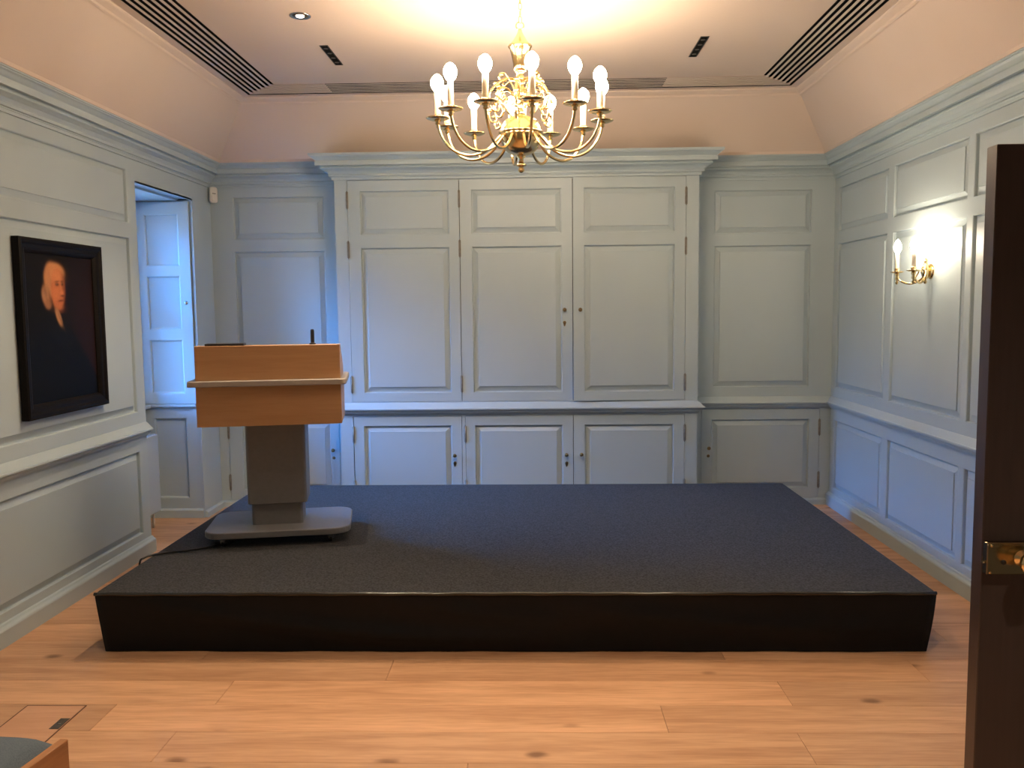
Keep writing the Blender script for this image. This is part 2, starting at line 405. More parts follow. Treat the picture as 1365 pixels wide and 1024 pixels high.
# ---- cornice, chair rail, skirting
CORN = [(0, 2.578), (.012, 2.578), (.012, 2.594), (.016, 2.597), (.016, 2.601), (.030, 2.603), (.030, 2.616), (.026, 2.619), (.030, 2.626), (.042, 2.640),
        (.060, 2.650), (.074, 2.656), (.076, 2.664), (.070, 2.670), (.070, 2.677), (.102, 2.674), (.102, 2.704), (.096, 2.707), (.096, 2.712), (.106, 2.720),
        (.118, 2.732), (.130, 2.738), (.130, 2.742), (.137, 2.744), (.137, 2.760), (0, 2.760)]
RAIL = [(0, .876), (.006, .874), (.016, .864), (.040, .838), (.046, .836), (.048, .832), (.048, .824), (.044, .821), (.036, .819), (.034, .811), (.028, .806),
        (.024, .796), (.014, .794), (.012, .785), (0, .781)]
BASE = [(0, .108), (.010, .105), (.014, .096), (.026, .088), (.030, .080), (.030, 0), (0, 0)]
struct(MB().sweep(room_path, CORN[::-1], cap=False).build('trim_1', PAINT))
m = MB(); m.sweep([(XL, YB), (XL, WY0-.004)], RAIL[::-1]); m.sweep([(XL, WY1+.004), (XL, 0), (-1.50, 0)], RAIL[::-1])
struct(m.build('trim_2', PAINT))
m = MB(); m.sweep([(1.2, 0), (XR, 0), (XR, YB)], RAIL[::-1]); struct(m.build('trim_3', PAINT))
struct(MB().sweep([(XL, YB), (XL, WY0+.0)], BASE[::-1]).build('baseboard_left', PAINT))
BB = [(p, z*.52 if z < .09 else z*.5) for (p, z) in BASE]
BB = [(0, .05), (.010, .049), (.020, .044), (.026, .038), (.028, 0), (0, 0)]
m = MB(); m.sweep([(XL, WY1), (XL, 0), (-1.5, 0)], BB[::-1]); m.sweep([(1.2, 0), (XR-.03, 0)], BB[::-1])
struct(m.build('baseboard_back', PAINT))
struct(MB().sweep([(XR, -.0), (XR, YB)], BASE[::-1]).build('baseboard_right', PAINT))

# ---- window alcove
lo = [(-2.951, -2.700, 0.152, 0.782)]
al = face_with_holes(XW, XL, 0, 0.870, lo)
ar = struct(al.build('wall_alcove', PAINT, None, (0, WY1, 0)))
panels(ar, lo, prof=FLAT)
m = MB(); m.add([(XW, WY1, .88), (XL, WY1, .88), (XL, WY1, WZ), (XW, WY1, WZ)], [(0, 1, 2, 3)])
m.add([(XL, WY0, 0), (XW, WY0, 0), (XW, WY0, WZ), (XL, WY0, WZ)], [(0, 1, 2, 3)])
m.build('reveal', PAINT, ar, (0, -WY1, 0))
m = MB(); m.add([(XW, WY0, WZ), (XW, WY1, WZ), (XL-.11, WY1, WZ), (XL-.11, WY0, WZ)], [(0, 1, 2, 3)])
m.add([(XL-.11, WY0, WZ+.012), (XL-.11, WY1, WZ+.012), (XL, WY1, WZ+.012), (XL, WY0, WZ+.012)], [(0, 1, 2, 3)])
m.box(XW-.1, XL-.004, WY0-.05, WY1+.05, WZ+.014, WZ+.06); m.box(XL-.016, XL, WY0, WY1, WZ-.0, WZ+.012); m.box(XL-.118, XL-.106, WY0, WY1, WZ-.004, WZ+.014)
m.build('soffit', PAINT, ar, (0, -WY1, 0))
m = MB(); m.sweep([(XW, WY1), (XL-.03, WY1)], [(0, .866), (.022, .866), (.026, .872), (.026, .884), (.020, .890), (0, .890)]); m.build('dado_rail', PAINT, ar, (0, -WY1, 0))
m = MB(); m.sweep([(XW, WY1), (XL-.0, WY1)], [(0, 0), (.022, 0), (.022, .058), (.012, .068), (0, .070)]); m.build('skirting', PAINT, ar, (0, -WY1, 0))
# white jamb bead along the far corner of the opening
m = MB(); m.box(XL-.012, XL+.004, WY1-.010, WY1+.002, 0.07, WZ); m.build('jamb_bead', PAINT, ar, (0, -WY1, 0))
# outside wall round the sash
oy0, oy1, oz0, oz1 = WY0+.05, WY1-.07, 0.895, 2.40
m = face_with_holes(WY0, WY1, 0, WZ, [(oy0, oy1, oz0, oz1)])
ow = struct(m.build('wall_outside', PAINT, None, (XW, 0, 0), (0, 0, PI/2)))
m = MB()
for (a, b, c, d) in ((oy0-.3, oy0, -.3, 3.0), (oy1, oy1+.3, -.3, 3.0), (oy0, oy1, -.3, oz0), (oy0, oy1, oz1, 3.0)):
    m.box(XW-.28, XW-.002, a, b, c, d)
m.box(XW-.04, XL-.01, WY1+.03, WY1+.06, -.1, 2.6); m.box(XW-.04, XL-.01, WY0-.06, WY0-.03, -.1, 2.6)
m.build('masonry', STONE, ow, (0, XW, 0), (0, 0, -PI/2)); bpy.data.objects['masonry'].location = (0, 0, 0)
bpy.data.objects['masonry'].matrix_parent_inverse = ow.matrix_basis.inverted(); bpy.data.objects['masonry'].rotation_euler = (0, 0, 0)
win = struct(thing('window_1', 'x', 'x')); del win['label']; del win['category']
win.location = (XW-.05, 0, 0)
m = MB(); fwid = .05
m.box(-.03, .03, oy0, oy0+fwid, oz0, oz1); m.box(-.03, .03, oy1-fwid, oy1, oz0, oz1)
m.box(-.03, .03, oy0+fwid, oy1-fwid, oz0, oz0+.07); m.box(-.03, .03, oy0+fwid, oy1-fwid, oz1-fwid, oz1); zm = (oz0+oz1)/2
m.box(-.03, .03, oy0+fwid, oy1-fwid, zm-.022, zm+.022); m.build('window_frame', WHITEPL, win)
ys = [oy0+fwid+(oy1-oy0-2*fwid)*k/3 for k in range(4)]; zs = [oz0+.07+(zm-.022-oz0-.07)*k/2 for k in range(3)]; zt = [zm+.022+(oz1-fwid-zm-.022)*k/2 for k in range(3)]
for zz in (zs, zt):
    for i in range(3):
        for j in range(2): MB().box(-.002, .002, ys[i]+.008, ys[i+1]-.008, zz[j]+.008, zz[j+1]-.008).build('pane', GLASS, win)
    for i in (1, 2): MB().box(-.014, .014, ys[i]-.008, ys[i]+.008, zz[0], zz[2]).build('glazing_bar', WHITEPL, win)
    MB().box(-.013, .013, ys[0], ys[3], zz[1]-.008, zz[1]+.008).build('glazing_bar', WHITEPL, win)
m = MB(); m.box(.03, .11, WY0+.004, WY1-.03, .862, .890, .005); m.build('window_sill', PAINT, win)

# shutter folded back on the far reveal
sh = [(-2.953, -2.693, 1.945, 2.335), (-2.953, -2.693, 1.462, 1.872), (-2.953, -2.693, 0.972, 1.388)]
t = thing('window_shutter', 'tall three-panel painted shutter folded into the window alcove beside the portrait wall', 'shutter', (0, WY1-.022, 0))
sl = (-3.008, -2.612, 0.895, 2.424)
m = face_with_holes(*sl, sh); m.v = m.v
b = MB(); b.add(m.v, m.f)
b.add([(sl[0], 0, sl[2]), (sl[1], 0, sl[2]), (sl[1], 0, sl[3]), (sl[0], 0, sl[3]), (sl[0], .02, sl[2]), (sl[1], .02, sl[2]), (sl[1], .02, sl[3]), (sl[0], .02, sl[3])],
      [(0, 4, 5, 1), (1, 5, 6, 2), (2, 6, 7, 3), (3, 7, 4, 0), (4, 7, 6, 5)])
b.build('leaf', PAINT, t); panels(t, sh, prof=FLAT)
MB().lathe([(.005, 0), (.007, .003), (.006, .012), (.014, .018), (.016, .026), (.010, .034), (0, .036)], 16, axis='-y').build('knob', CHROME, t, (-2.645, 0, 1.665))

# radiator under the window
t = thing('radiator', 'white panel radiator under the window in the left alcove', 'radiator', (-2.85, -0.86, 0))
m = MB(); m.box(-.05, .05, -.37, .20, .125, .70, .006); m.build('panel_body', RADW, t)
m = MB()
for k in range(16): m.box(-.035, .035, -.35+k*.034, -.332+k*.034, .699, .7035)
m.build('top_grille', RADW, t)
m = MB(); m.tube([(.0, .17, .14), (.0, .17, .0)], .009); m.build('pipe', WHITEPL, t)
m = MB(); m.tube([(.0, -.34, .14), (.0, -.34, .0)], .009); m.build('pipe', WHITEPL, t)

# ------------------------------------------------------------------ built-in cupboard
CX0, CX1, CY = -1.531, 1.247, -0.25
t = cup = thing('built_in_cupboard', 'wide pale blue-grey panelled built-in cupboard in the middle of the back wall', 'cupboard', (0, 0, 0))
DT = .027
UZ = (0.880, 2.586); LZ = (0.050, 0.768)
UD = [(-1.434, -0.575), (-0.575, 0.289), (0.289, 1.150)]
LDs = [(-1.430, -0.579), (-0.553, 0.289), (0.289, 1.150)]
m = MB()
m.box(CX0, CX0+.02, CY+.03, -.004, 0, 2.66); m.box(CX1-.02, CX1, CY+.03, -.004, 0, 2.66)
m.box(CX0, UD[0][0], CY, CY+.03, 0, 2.66); m.box(UD[2][1], CX1, CY, CY+.03, 0, 2.66)
m.box(UD[0][0], UD[2][1], CY, CY+.03, UZ[1], 2.66); m.box(UD[0][0], UD[2][1], CY, CY+.03, LZ[1], UZ[0])
m.box(LDs[0][1], LDs[1][0], CY, CY+.03, LZ[0], LZ[1]); m.box(UD[0][0], UD[2][1], CY, CY+.03, .0, LZ[0])
m.build('carcass', PAINT, t)
GAPSHADE = mat('bare_wood_interior', (.035, .022, .014), .8, spec=.2)  # shade in the door gaps, put into a dark colour
MB().box(CX0+.021, CX1-.021, CY+.0325, CY+.046, 0.01, 2.58).build('gap_shade_panel', GAPSHADE, t)  # sheet added behind the doors so the gaps read dark
cpath = [(CX0, -.002), (CX0, CY), (CX1, CY), (CX1, -.002)]
m = MB(); m.sweep(cpath, [(p*1.14, 2.588+(z-2.578)*.985) for p, z in CORN][::-1], cap=False); m.build('cornice', PAINT, t)
m = MB(); m.sweep(cpath, [(p*1.1, z-.002) for p, z in RAIL][::-1], cap=False); m.build('dado_moulding', PAINT, t)
m = MB(); m.sweep(cpath, BB[::-1], cap=False); m.build('plinth', PAINT, t)

def slab(x0, x1, z0, z1, holes, th):
    b = MB(); f = face_with_holes(x0, x1, z0, z1, holes); b.add(f.v, f.f)
    b.add([(x0, 0, z0), (x1, 0, z0), (x1, 0, z1), (x0, 0, z1), (x0, th, z0), (x1, th, z0), (x1, th, z1), (x0, th, z1)],
          [(0, 4, 5, 1), (1, 5, 6, 2), (2, 6, 7, 3), (3, 7, 4, 0), (4, 7, 6, 5)])
    return b
KNOB = MB().lathe([(.008, 0), (.008, .004), (.0045, .007), (.0045, .014), (.012, .019), (.0155, .027), (.013, .034), (.006, .0375), (0, .038)], 16, axis='-y').mesh('knob', OLDBRASS)
esc = MB(); esc.lathe([(.013, 0), (.012, .003), (0, .0035)], 12, axis='-y'); esc.prism([(-.009, -.008), (.009, -.008), (.004, .0)], 0, .003)
esc2 = MB(); esc2.lathe([(.013, 0), (.0125, .0035), (.006, .0045), (0, .0045)], 12, axis='-y')
esc2.add([(-.010, -.002, -.008), (.010, -.002, -.008), (.006, -.002, -.024), (0, -.002, -.030), (-.006, -.002, -.024), (-.010, 0, -.008), (.010, 0, -.008), (.006, 0, -.024), (0, 0, -.030), (-.006, 0, -.024)],
         [(4, 3, 2, 1, 0), (0, 1, 6, 5), (1, 2, 7, 6), (2, 3, 8, 7), (3, 4, 9, 8), (4, 0, 5, 9)])
ESC = esc2.mesh('escutcheon', OLDBRASS)
h = MB(); h.lathe([(.0055, -.064), (.0055, .064)], 10); h.lathe([(0, -.072), (.004, -.068), (.004, -.064)], 10); h.lathe([(.004, .064), (.004, .068), (0, .072)], 10)
h.box(-.009, .009, -.001, .003, -.062, .062)
for k in (-.026, 0, .026): h.lathe([(.0060, k-.001), (.0060, k+.001)], 10)
HING = h.mesh('hinge', HINGE)

def cup_door(parent, x0, x1, z0, z1, holes, hinge_x, hzs, knob=None, escu=None, ajar=0.0, y=CY, label=None):
    g = .0025
    d = slab(x0+g-hinge_x, x1-g-hinge_x, z0+g, z1-g, [(a-hinge_x, b-hinge_x, c, e) for a, b, c, e in holes], DT).build('door', PAINT, parent, (hinge_x, y-.001, 0), (0, 0, ajar))
    panels(d, [(a-hinge_x, b-hinge_x, c, e) for a, b, c, e in holes])
    for z in hzs: put('hinge', HING, d, (0, -.003, z))
    if knob: put('knob', KNOB, d, (knob[0]-hinge_x, 0, knob[1]))
    if escu: put('escutcheon', ESC, d, (escu[0]-hinge_x, 0, escu[1]))
    if label: d['label'] = label
    return d
UH = (2.436, 2.060, 1.018)
for i, (x0, x1, pa, pb) in enumerate(((*UD[0], -1.338, -.655), (*UD[1], -.484, .205), (*UD[2], .374, 1.066))):
    cup_door(cup, x0, x1, *UZ, [(pa, pb, 2.169, 2.504), (pa, pb, .950, 2.073)], (x0, x0, x1)[i], UH,
             (None, (.225, 1.584), (.343, 1.583))[i], (None, (.225, 1.486), None)[i], 0.030 if i == 2 else 0,
             label='panelled cupboard door standing slightly ajar' if i == 2 else None)
for i, (x0, x1, pa, pb) in enumerate(((*LDs[0], -1.350, -.660), (*LDs[1], -.478, .207), (*LDs[2], .377, 1.066))):
    cup_door(cup, x0, x1, *LZ, [(pa, pb, .145, .693)], (x0, x0, x1)[i], (.624, .195),
             ((-.638, .457), (.234, .458), (.350, .460))[i], ((-.639, .395), (.236, .390), None)[i])

# low cupboards either side
for (D, label, hx, kx, pa, pb) in ((LD, 'low panelled cupboard in the back wall left of the built-in cupboard, behind the lectern', LD[0], -1.652, -2.40, -1.673),
                                   (RD, 'low panelled cupboard in the back wall right of the built-in cupboard', RD[1], 1.385, 1.406, 2.187)):
    t = thing('wall_cupboard', label, 'cupboard', (0, 0, 0), group='low cupboards in the back wall')
    m = MB(); a, b, c, d = D
    m.add([(a, .03, c), (b, .03, c), (b, .03, d), (a, .03, d), (a, 0, c), (b, 0, c), (b, 0, d), (a, 0, d)], [(0, 1, 2, 3), (0, 4, 5, 1), (1, 5, 6, 2), (2, 6, 7, 3), (3, 7, 4, 0)])
    m.build('carcass', PAINT, t)
    cup_door(t, *D, [(pa, pb, .134, .692)], hx, (.626, .20), (kx, .463), None, y=0)
    MB().lathe([(.013, 0), (.012, .003), (.005, .004), (0, .004)], 12, axis='-y').build('escutcheon', OLDBRASS, [c_ for c_ in COL.objects if c_.parent == t and c_.name.startswith('door')][0], (kx-hx, 0, .397))

# ------------------------------------------------------------------ stage
SX0, SX1, SY0, SY1, SZ = -2.070, 1.815, -3.028, -0.588, 0.294
t = thing('stage', 'low black carpeted stage platform with a black cloth skirt', 'stage', ((SX0+SX1)/2, (SY0+SY1)/2, 0))
hw, hd = (SX1-SX0)/2, (SY1-SY0)/2
m = MB(); m.box(-hw+.04, hw-.04, -hd+.04, hd-.04, .0, SZ-.012); m.build('deck', BLACK, t)
m = MB(); m.prism(round_rect(2*hw-.006, 2*hd-.006, .02, 3), SZ-.012, SZ, .003); m.build('carpet', CARPET, t)
# skirt: cloth hung round the edge, slightly pulled in at the foot, with slack swags
def swag(x, z01):
    d = 0
    for (a, b, c, wd, am) in ((-1.75, 0.3, 1.0, .05, .020), (0.2, 1.9, .75, .06, .014), (-.6, .6, .5, .05, .010)):
        if a < x < b:
            q = (x-a)/(b-a); zc = .86 - .62*math.sin(q*PI*.62)*c
            d += 2.2*am*math.exp(-((z01-zc)/(.11+wd))**2)*math.sin(q*PI)**.5
    return d
m = MB(); nz = 16; ring = []
pts = []
def edge(p, q, n, k): return [(p[0]+(q[0]-p[0])*i/n, p[1]+(q[1]-p[1])*i/n, k) for i in range(n)]
pts += edge((-hw, -hd), (hw, -hd), 110, 'f')+edge((hw, -hd), (hw, hd), 40, 'r')+edge((hw, hd), (-hw, hd), 20, 'b')+edge((-hw, hd), (-hw, -hd), 40, 'l')
vs = []; n = len(pts)
for j in range(nz+1):
    z01 = j/nz; z = .004 + (SZ-.010-.004)*z01
    for i, (x, y, k) in enumerate(pts):
        ins = .026*(1-z01)**1.2
        cx_, cy_ = x*(1-ins/hw), y*(1-ins/hd)
        rnd = .003*math.sin(x*9+z01*4)+.002*math.sin(x*23+1.3)
        if k == 'f': cy_ -= swag(x, z01)*.55+rnd*(1-z01)
        else: cx_ += (rnd+.002)*(1-z01)*(1 if x > 0 else -1)
        vs.append((cx_, cy_, z))
fs = [(j*n+i, j*n+(i+1) % n, (j+1)*n+(i+1) % n, (j+1)*n+i) for j in range(nz) for i in range(n)]
m.add(vs, fs, True); m.build('skirt', SKIRT, t)
m = MB(); m.tube([(-hw-.001+2*hw*i/60, -hd-.002, SZ-.006+.0012*math.sin(i*1.7)) for i in range(61)], .0085, 10); m.build('edge_trim', TAPE, t)

# ------------------------------------------------------------------ lectern
LY = math.radians(10.5)
t = lec = thing('lectern', 'beech and grey lectern on a wheeled base, standing on the stage', 'lectern', (-1.49, -2.0, SZ), LY)
Zb = SZ
m = MB(); m.prism([(x, y+.02) for x, y in round_rect(.80, .54, .10, 8)], .345-Zb, .381-Zb, .004); m.build('base_plate', GREYPAINT, t)
for (x, y) in ((-.30, -.19), (.29, -.19), (-.30, .22), (.29, .22)):
    c = MB().lathe([(0, -.0085), (.012, -.0085), (.0165, -.005), (.0165, .005), (.012, .0085), (0, .0085)], 14, axis='-x').build('caster', BLACK, t, (x, y, .0166))
    m = MB(); m.box(-.014, .014, -.012, .012, .008, .0345); m.tube([(-.013, 0, 0), (.013, 0, 0)], .004, 8); m.build('caster_fork', CHROME, c)
m = MB(); m.prism([(x-.012, y+.015) for x, y in round_rect(.285, .21, .02, 4)], .381-Zb, .52-Zb); m.build('lower_column', GREYPAINT, t)
m = MB(); m.prism([(x-.008, y+.02) for x, y in round_rect(.33, .26, .02, 4)], .505-Zb, .985-Zb, .002); m.build('column', GREYPAINT, t)
# lower cabinet: open-backed box with front and sides
yf = -.25
def taper(x0, x1, z0, z1, w0, w1, y0, y1):
    return None
m = MB()
m.box(-.400, .372, yf, yf+.019, .972-Zb, 1.196-Zb, .0015)
m.box(-.400, -.381, yf+.019, .20, .972-Zb, 1.196-Zb); m.box(.353, .372, yf+.019, .20, .972-Zb, 1.196-Zb)
m.box(-.381, .353, yf+.019, .20, .974-Zb, .990-Zb); m.box(-.381, .353, .186, .20, .99-Zb, 1.196-Zb)
m.build('lower_cabinet', BEECH, t)
# upper desk hood: front panel and sloping cheeks
z0, z1 = 1.224-Zb, 1.404-Zb
m = MB(); m.box(-.400, .370, yf+.002, yf+.020, z0, z1, .0015); m.build('front_panel', BEECH, t)
for xa, xb in ((-.400, -.382), (.352, .370)):
    m = MB(); y0, y1, y2 = yf+.020, yf+.10, .16
    v = [(y0, z0), (y2, z0), (y2, z0+.05), (y1, z1), (y0, z1)]
    m.add([(xa, y, z) for y, z in v]+[(xb, y, z) for y, z in v], [(0, 1, 2, 3, 4)[::-1], (5, 6, 7, 8, 9)]+[(i, (i+1) % 5, 5+(i+1) % 5, 5+i) for i in range(5)]); m.build('side_panel', BEECH, t)
m = MB(); m.add([(-.382, yf+.10, z1), (.352, yf+.10, z1), (.352, .16, z0+.055), (-.382, .16, z0+.055), (-.382, yf+.10, z1-.018), (.352, yf+.10, z1-.018), (.352, .16, z0+.037), (-.382, .16, z0+.037)],
               [(0, 3, 2, 1)[::-1], (4, 5, 6, 7)[::-1], (0, 1, 5, 4)[::-1], (2, 3, 7, 6)[::-1], (1, 2, 6, 5)[::-1], (3, 0, 4, 7)[::-1]]); m.build('desk_top', BEECH, t)
m = MB(); m.box(-.400, .370, yf+.002, yf+.112, z1, z1+.008, .002); m.build('top_shelf', BEECH, t)
# grey rail shelf wrapped around three sides
m = MB(); m.prism(arc(-.442+.03, yf-.035+.03, .03, PI, 1.5*PI, 5)+arc(.402-.03, yf-.035+.03, .03, 1.5*PI, 2*PI, 5)+arc(.402-.05, .28-.05, .05, 0, PI/2, 5)+arc(-.442+.05, .28-.05, .05, PI/2, PI, 5), 1.192-Zb, 1.224-Zb, .004)
m.build('rail_shelf', RAILGREY, t)
m = MB(); m.lathe([(.018, 0), (.018, .006), (.006, .012)], 14); m.lathe([(.0095, .010), (.0105, .014), (.0105, .076), (.0085, .083), (0, .085)], 14); m.build('microphone', BLACK, t, (.222, yf+.045, z1+.008))

tp = thing('laptop', 'flat closed black laptop lying on top of the lectern, at its left end', 'laptop', lec.matrix_basis @ Vector((-.245, yf+.062, z1+.0085)), LY)
m = MB(); m.prism(round_rect(.205, .095, .006, 3), 0, .006, .001); m.build('base', BLACK, tp)
m = MB(); m.prism(round_rect(.205, .095, .006, 3), .0065, .011, .001); m.build('lid', BLACK, tp)

# cable from lectern across the stage edge
A = lec.matrix_basis @ Vector((-.25, -.12, .006))
pth = [(A.x, A.y, SZ+.006), (-1.78, -2.24, SZ+.006), (-1.90, -2.34, SZ+.007), (-1.99, -2.38, SZ+.008), (-2.05, -2.43, SZ+.010), (-2.085, -2.48, SZ+.006), (-2.103, -2.50, SZ-.02), (-2.108, -2.50, .12), (-2.11, -2.48, .03), (-2.13, -2.40, .006), (-2.25, -2.2, .006), (-2.4, -1.9, .006), (-2.52, -1.5, .006)]
P = [Vector(p) for p in pth]; fine = []
for i in range(len(P)-1):
    p0, p1, p2, p3 = P[max(i-1, 0)], P[i], P[i+1], P[min(i+2, len(P)-1)]
    for k in range(6):
        s = k/6; fine.append(.5*((2*p1)+(p2-p0)*s+(2*p0-5*p1+4*p2-p3)*s*s+(3*p1-p0-3*p2+p3)*s**3))
tag(MB().tube(fine, .0055, 8).build('power_cable', BLACK), 'thin black cable running from the lectern base over the left edge of the stage', 'cable')

# ------------------------------------------------------------------ chandelier
CC = Vector((-0.066, -2.43, 2.551)); RA = 0.42; PH = 0.142
t = ch = thing('chandelier', 'large polished brass chandelier with twelve lit candle bulbs', 'chandelier', CC)
zz = lambda z: z-CC.z
m = MB(); m.lathe([(.0, zz(2.372)), (.035, zz(2.374)), (.066, zz(2.388)), (.088, zz(2.412)), (.100, zz(2.442)), (.104, zz(2.468)), (.106, zz(2.484)), (.098, zz(2.488))], 40); m.build('bowl', BRASS, t)
m = MB(); m.lathe([(.106, zz(2.480)), (.112, zz(2.484)), (.112, zz(2.492)), (.104, zz(2.496)), (.100, zz(2.515)), (.082, zz(2.545)), (.050, zz(2.566)), (.020, zz(2.574))], 40, flute=(20, .012)); m.build('bowl_cover', BRASS, t)
m = MB(); m.lathe([(.022, zz(2.376)), (.024, zz(2.366)), (.013, zz(2.358)), (.012, zz(2.340)), (.018, zz(2.334)), (.027, zz(2.328)), (.027, zz(2.322)), (.014, zz(2.317)), (.011, zz(2.311)), (.016, zz(2.304)), (.016, zz(2.296)), (.009, zz(2.289)), (0, zz(2.286))][::-1], 24); m.build('finial', BRASS, t)
m = MB(); m.lathe([(.020, zz(2.565)), (.026, zz(2.585)), (.015, zz(2.60)), (.018, zz(2.63)), (.030, zz(2.66)), (.034, zz(2.685)), (.022, zz(2.71)), (.016, zz(2.735)), (.030, zz(2.745)), (.030, zz(2.755)), (.017, zz(2.765)), (.020, zz(2.785)), (.032, zz(2.80))], 24); m.build('stem', BRASS, t)
m = MB(); m.lathe([(.026, zz(2.79)), (.034, zz(2.80)), (.033, zz(2.82)), (.040, zz(2.86)), (.050, zz(2.90)), (.058, zz(2.908)), (.058, zz(2.918)), (.048, zz(2.922))], 40, flute=(16, .04)); m.build('fluted_cup', BRASS, t)
m = MB(); m.lathe([(.052, zz(2.918)), (.046, zz(2.926)), (.034, zz(2.944)), (.020, zz(2.966)), (.011, zz(2.985)), (.009, zz(2.995)), (.0, zz(3.0))], 32); m.build('cap', BRASS, t)
m = MB(); m.tube([(.0+.02*math.cos(a), 0, zz(3.014)+.018*math.sin(a)) for a in [1.9+.35*i for i in range(16)]], .0035, 8); m.build('hook', BRASS, t)
link = MB(); link.tube([(.0085*math.cos(a), 0, .019*math.sin(a)) for a in [2*PI*i/18 for i in range(18)]], .0024, 6, closed=True); LINK = link.mesh('chain_link', BRASS)
for k in range(5): put('chain_link', LINK, t, (.002, 0, zz(3.043)+k*.0325), (0, 0, (k % 2)*PI/2+.3))
m = MB(); m.lathe([(.0, zz(3.145)), (.02, zz(3.148)), (.055, zz(3.16)), (.06, zz(3.171))], 24); m.build('ceiling_rose', BRASS, t)
# pierced scroll brackets
def spiral(c, r0_, r1_, a0, a1, n): return [(c[0]+(r0_+(r1_-r0_)*i/n)*math.cos(a0+(a1-a0)*i/n), c[1]+(r0_+(r1_-r0_)*i/n)*math.sin(a0+(a1-a0)*i/n)) for i in range(n+1)]
def curve(pts, n=6):
    P = [Vector(p) for p in pts]; out = []
    for i in range(len(P)-1):
        p0, p1, p2, p3 = P[max(i-1, 0)], P[i], P[i+1], P[min(i+2, len(P)-1)]
        for k in range(n):
            s = k/n; out.append(.5*((2*p1)+(p2-p0)*s+(2*p0-5*p1+4*p2-p3)*s*s+(3*p1-p0-3*p2+p3)*s**3))
    out.append(P[-1]); return out
sb = MB()
for path, r_ in ((curve([(.022, 2.745), (.06, 2.752), (.10, 2.735), (.145, 2.70), (.172, 2.655), (.16, 2.60), (.13, 2.585), (.112, 2.61), (.125, 2.635), (.142, 2.625)]), .0065),
                 (curve([(.03, 2.66), (.07, 2.70), (.115, 2.70), (.13, 2.665), (.10, 2.645), (.085, 2.665), (.10, 2.68)]), .0055),
                 (curve([(.16, 2.60), (.172, 2.56), (.16, 2.53), (.135, 2.535), (.14, 2.56), (.152, 2.552)]), .0055),
                 (curve([(.035, 2.70), (.055, 2.735), (.085, 2.775), (.115, 2.762), (.108, 2.738), (.09, 2.745)]), .005),
                 (curve([(.06, 2.575), (.085, 2.61), (.08, 2.645), (.05, 2.65), (.045, 2.625), (.062, 2.62)]), .005)):
    sb.tube([(p[0], 0, p[1]-CC.z) for p in path], r_, 6)
for (a, b) in ((.172, 2.655), (.118, 2.705), (.165, 2.585), (.10, 2.765), (.135, 2.72)):
    sb.lathe([(0, -.011), (.008, -.007), (.011, 0), (.008, .007), (0, .011)], 8, (a, 0, b-CC.z))
SB = sb.mesh('scroll_bracket', BRASS)
for k in range(6): put('scroll_bracket', SB, t, (0, 0, 0), (0, 0, PH+PI/12+k*PI/3))
arm = MB()
ap = curve([(.098, 2.475), (.122, 2.450), (.160, 2.408), (.212, 2.380), (.272, 2.372), (.330, 2.388), (.376, 2.425), (.406, 2.475), (.418, 2.520), (.420, 2.545)], 5)
arm.tube([(p[0], 0, p[1]-CC.z) for p in ap], .0075, 8)
arm.lathe([(.008, -.032), (.014, -.026), (.010, -.018), (.018, -.010), (.012, -.004)], 12, (RA, 0, 0))
ARM = arm.mesh('arm', BRASS)
PAN = MB().lathe([(.010, -.008), (.034, -.008), (.053, -.002), (.060, .003), (.058, .005), (.034, -.003), (.018, -.002), (.019, .018), (.016, .02)], 24).mesh('drip_pan', BRASS)
SLV = MB().lathe([(.0155, .012), (.0155, .125), (.012, .130)], 14).mesh('candle_sleeve', CANDLE)
BLB = MB().lathe([(.010, .126), (.015, .134), (.026, .148), (.0325, .166), (.0325, .182), (.025, .200), (.012, .213), (0, .218)], 14).mesh('bulb', BULB)
for k in range(12):
    a = put('arm', ARM, t, (0, 0, 0), (0, 0, PH+k*PI/6))
    for nm, me in (('drip_pan', PAN), ('candle_sleeve', SLV), ('bulb', BLB)): put(nm, me, a, (RA, 0, 0))

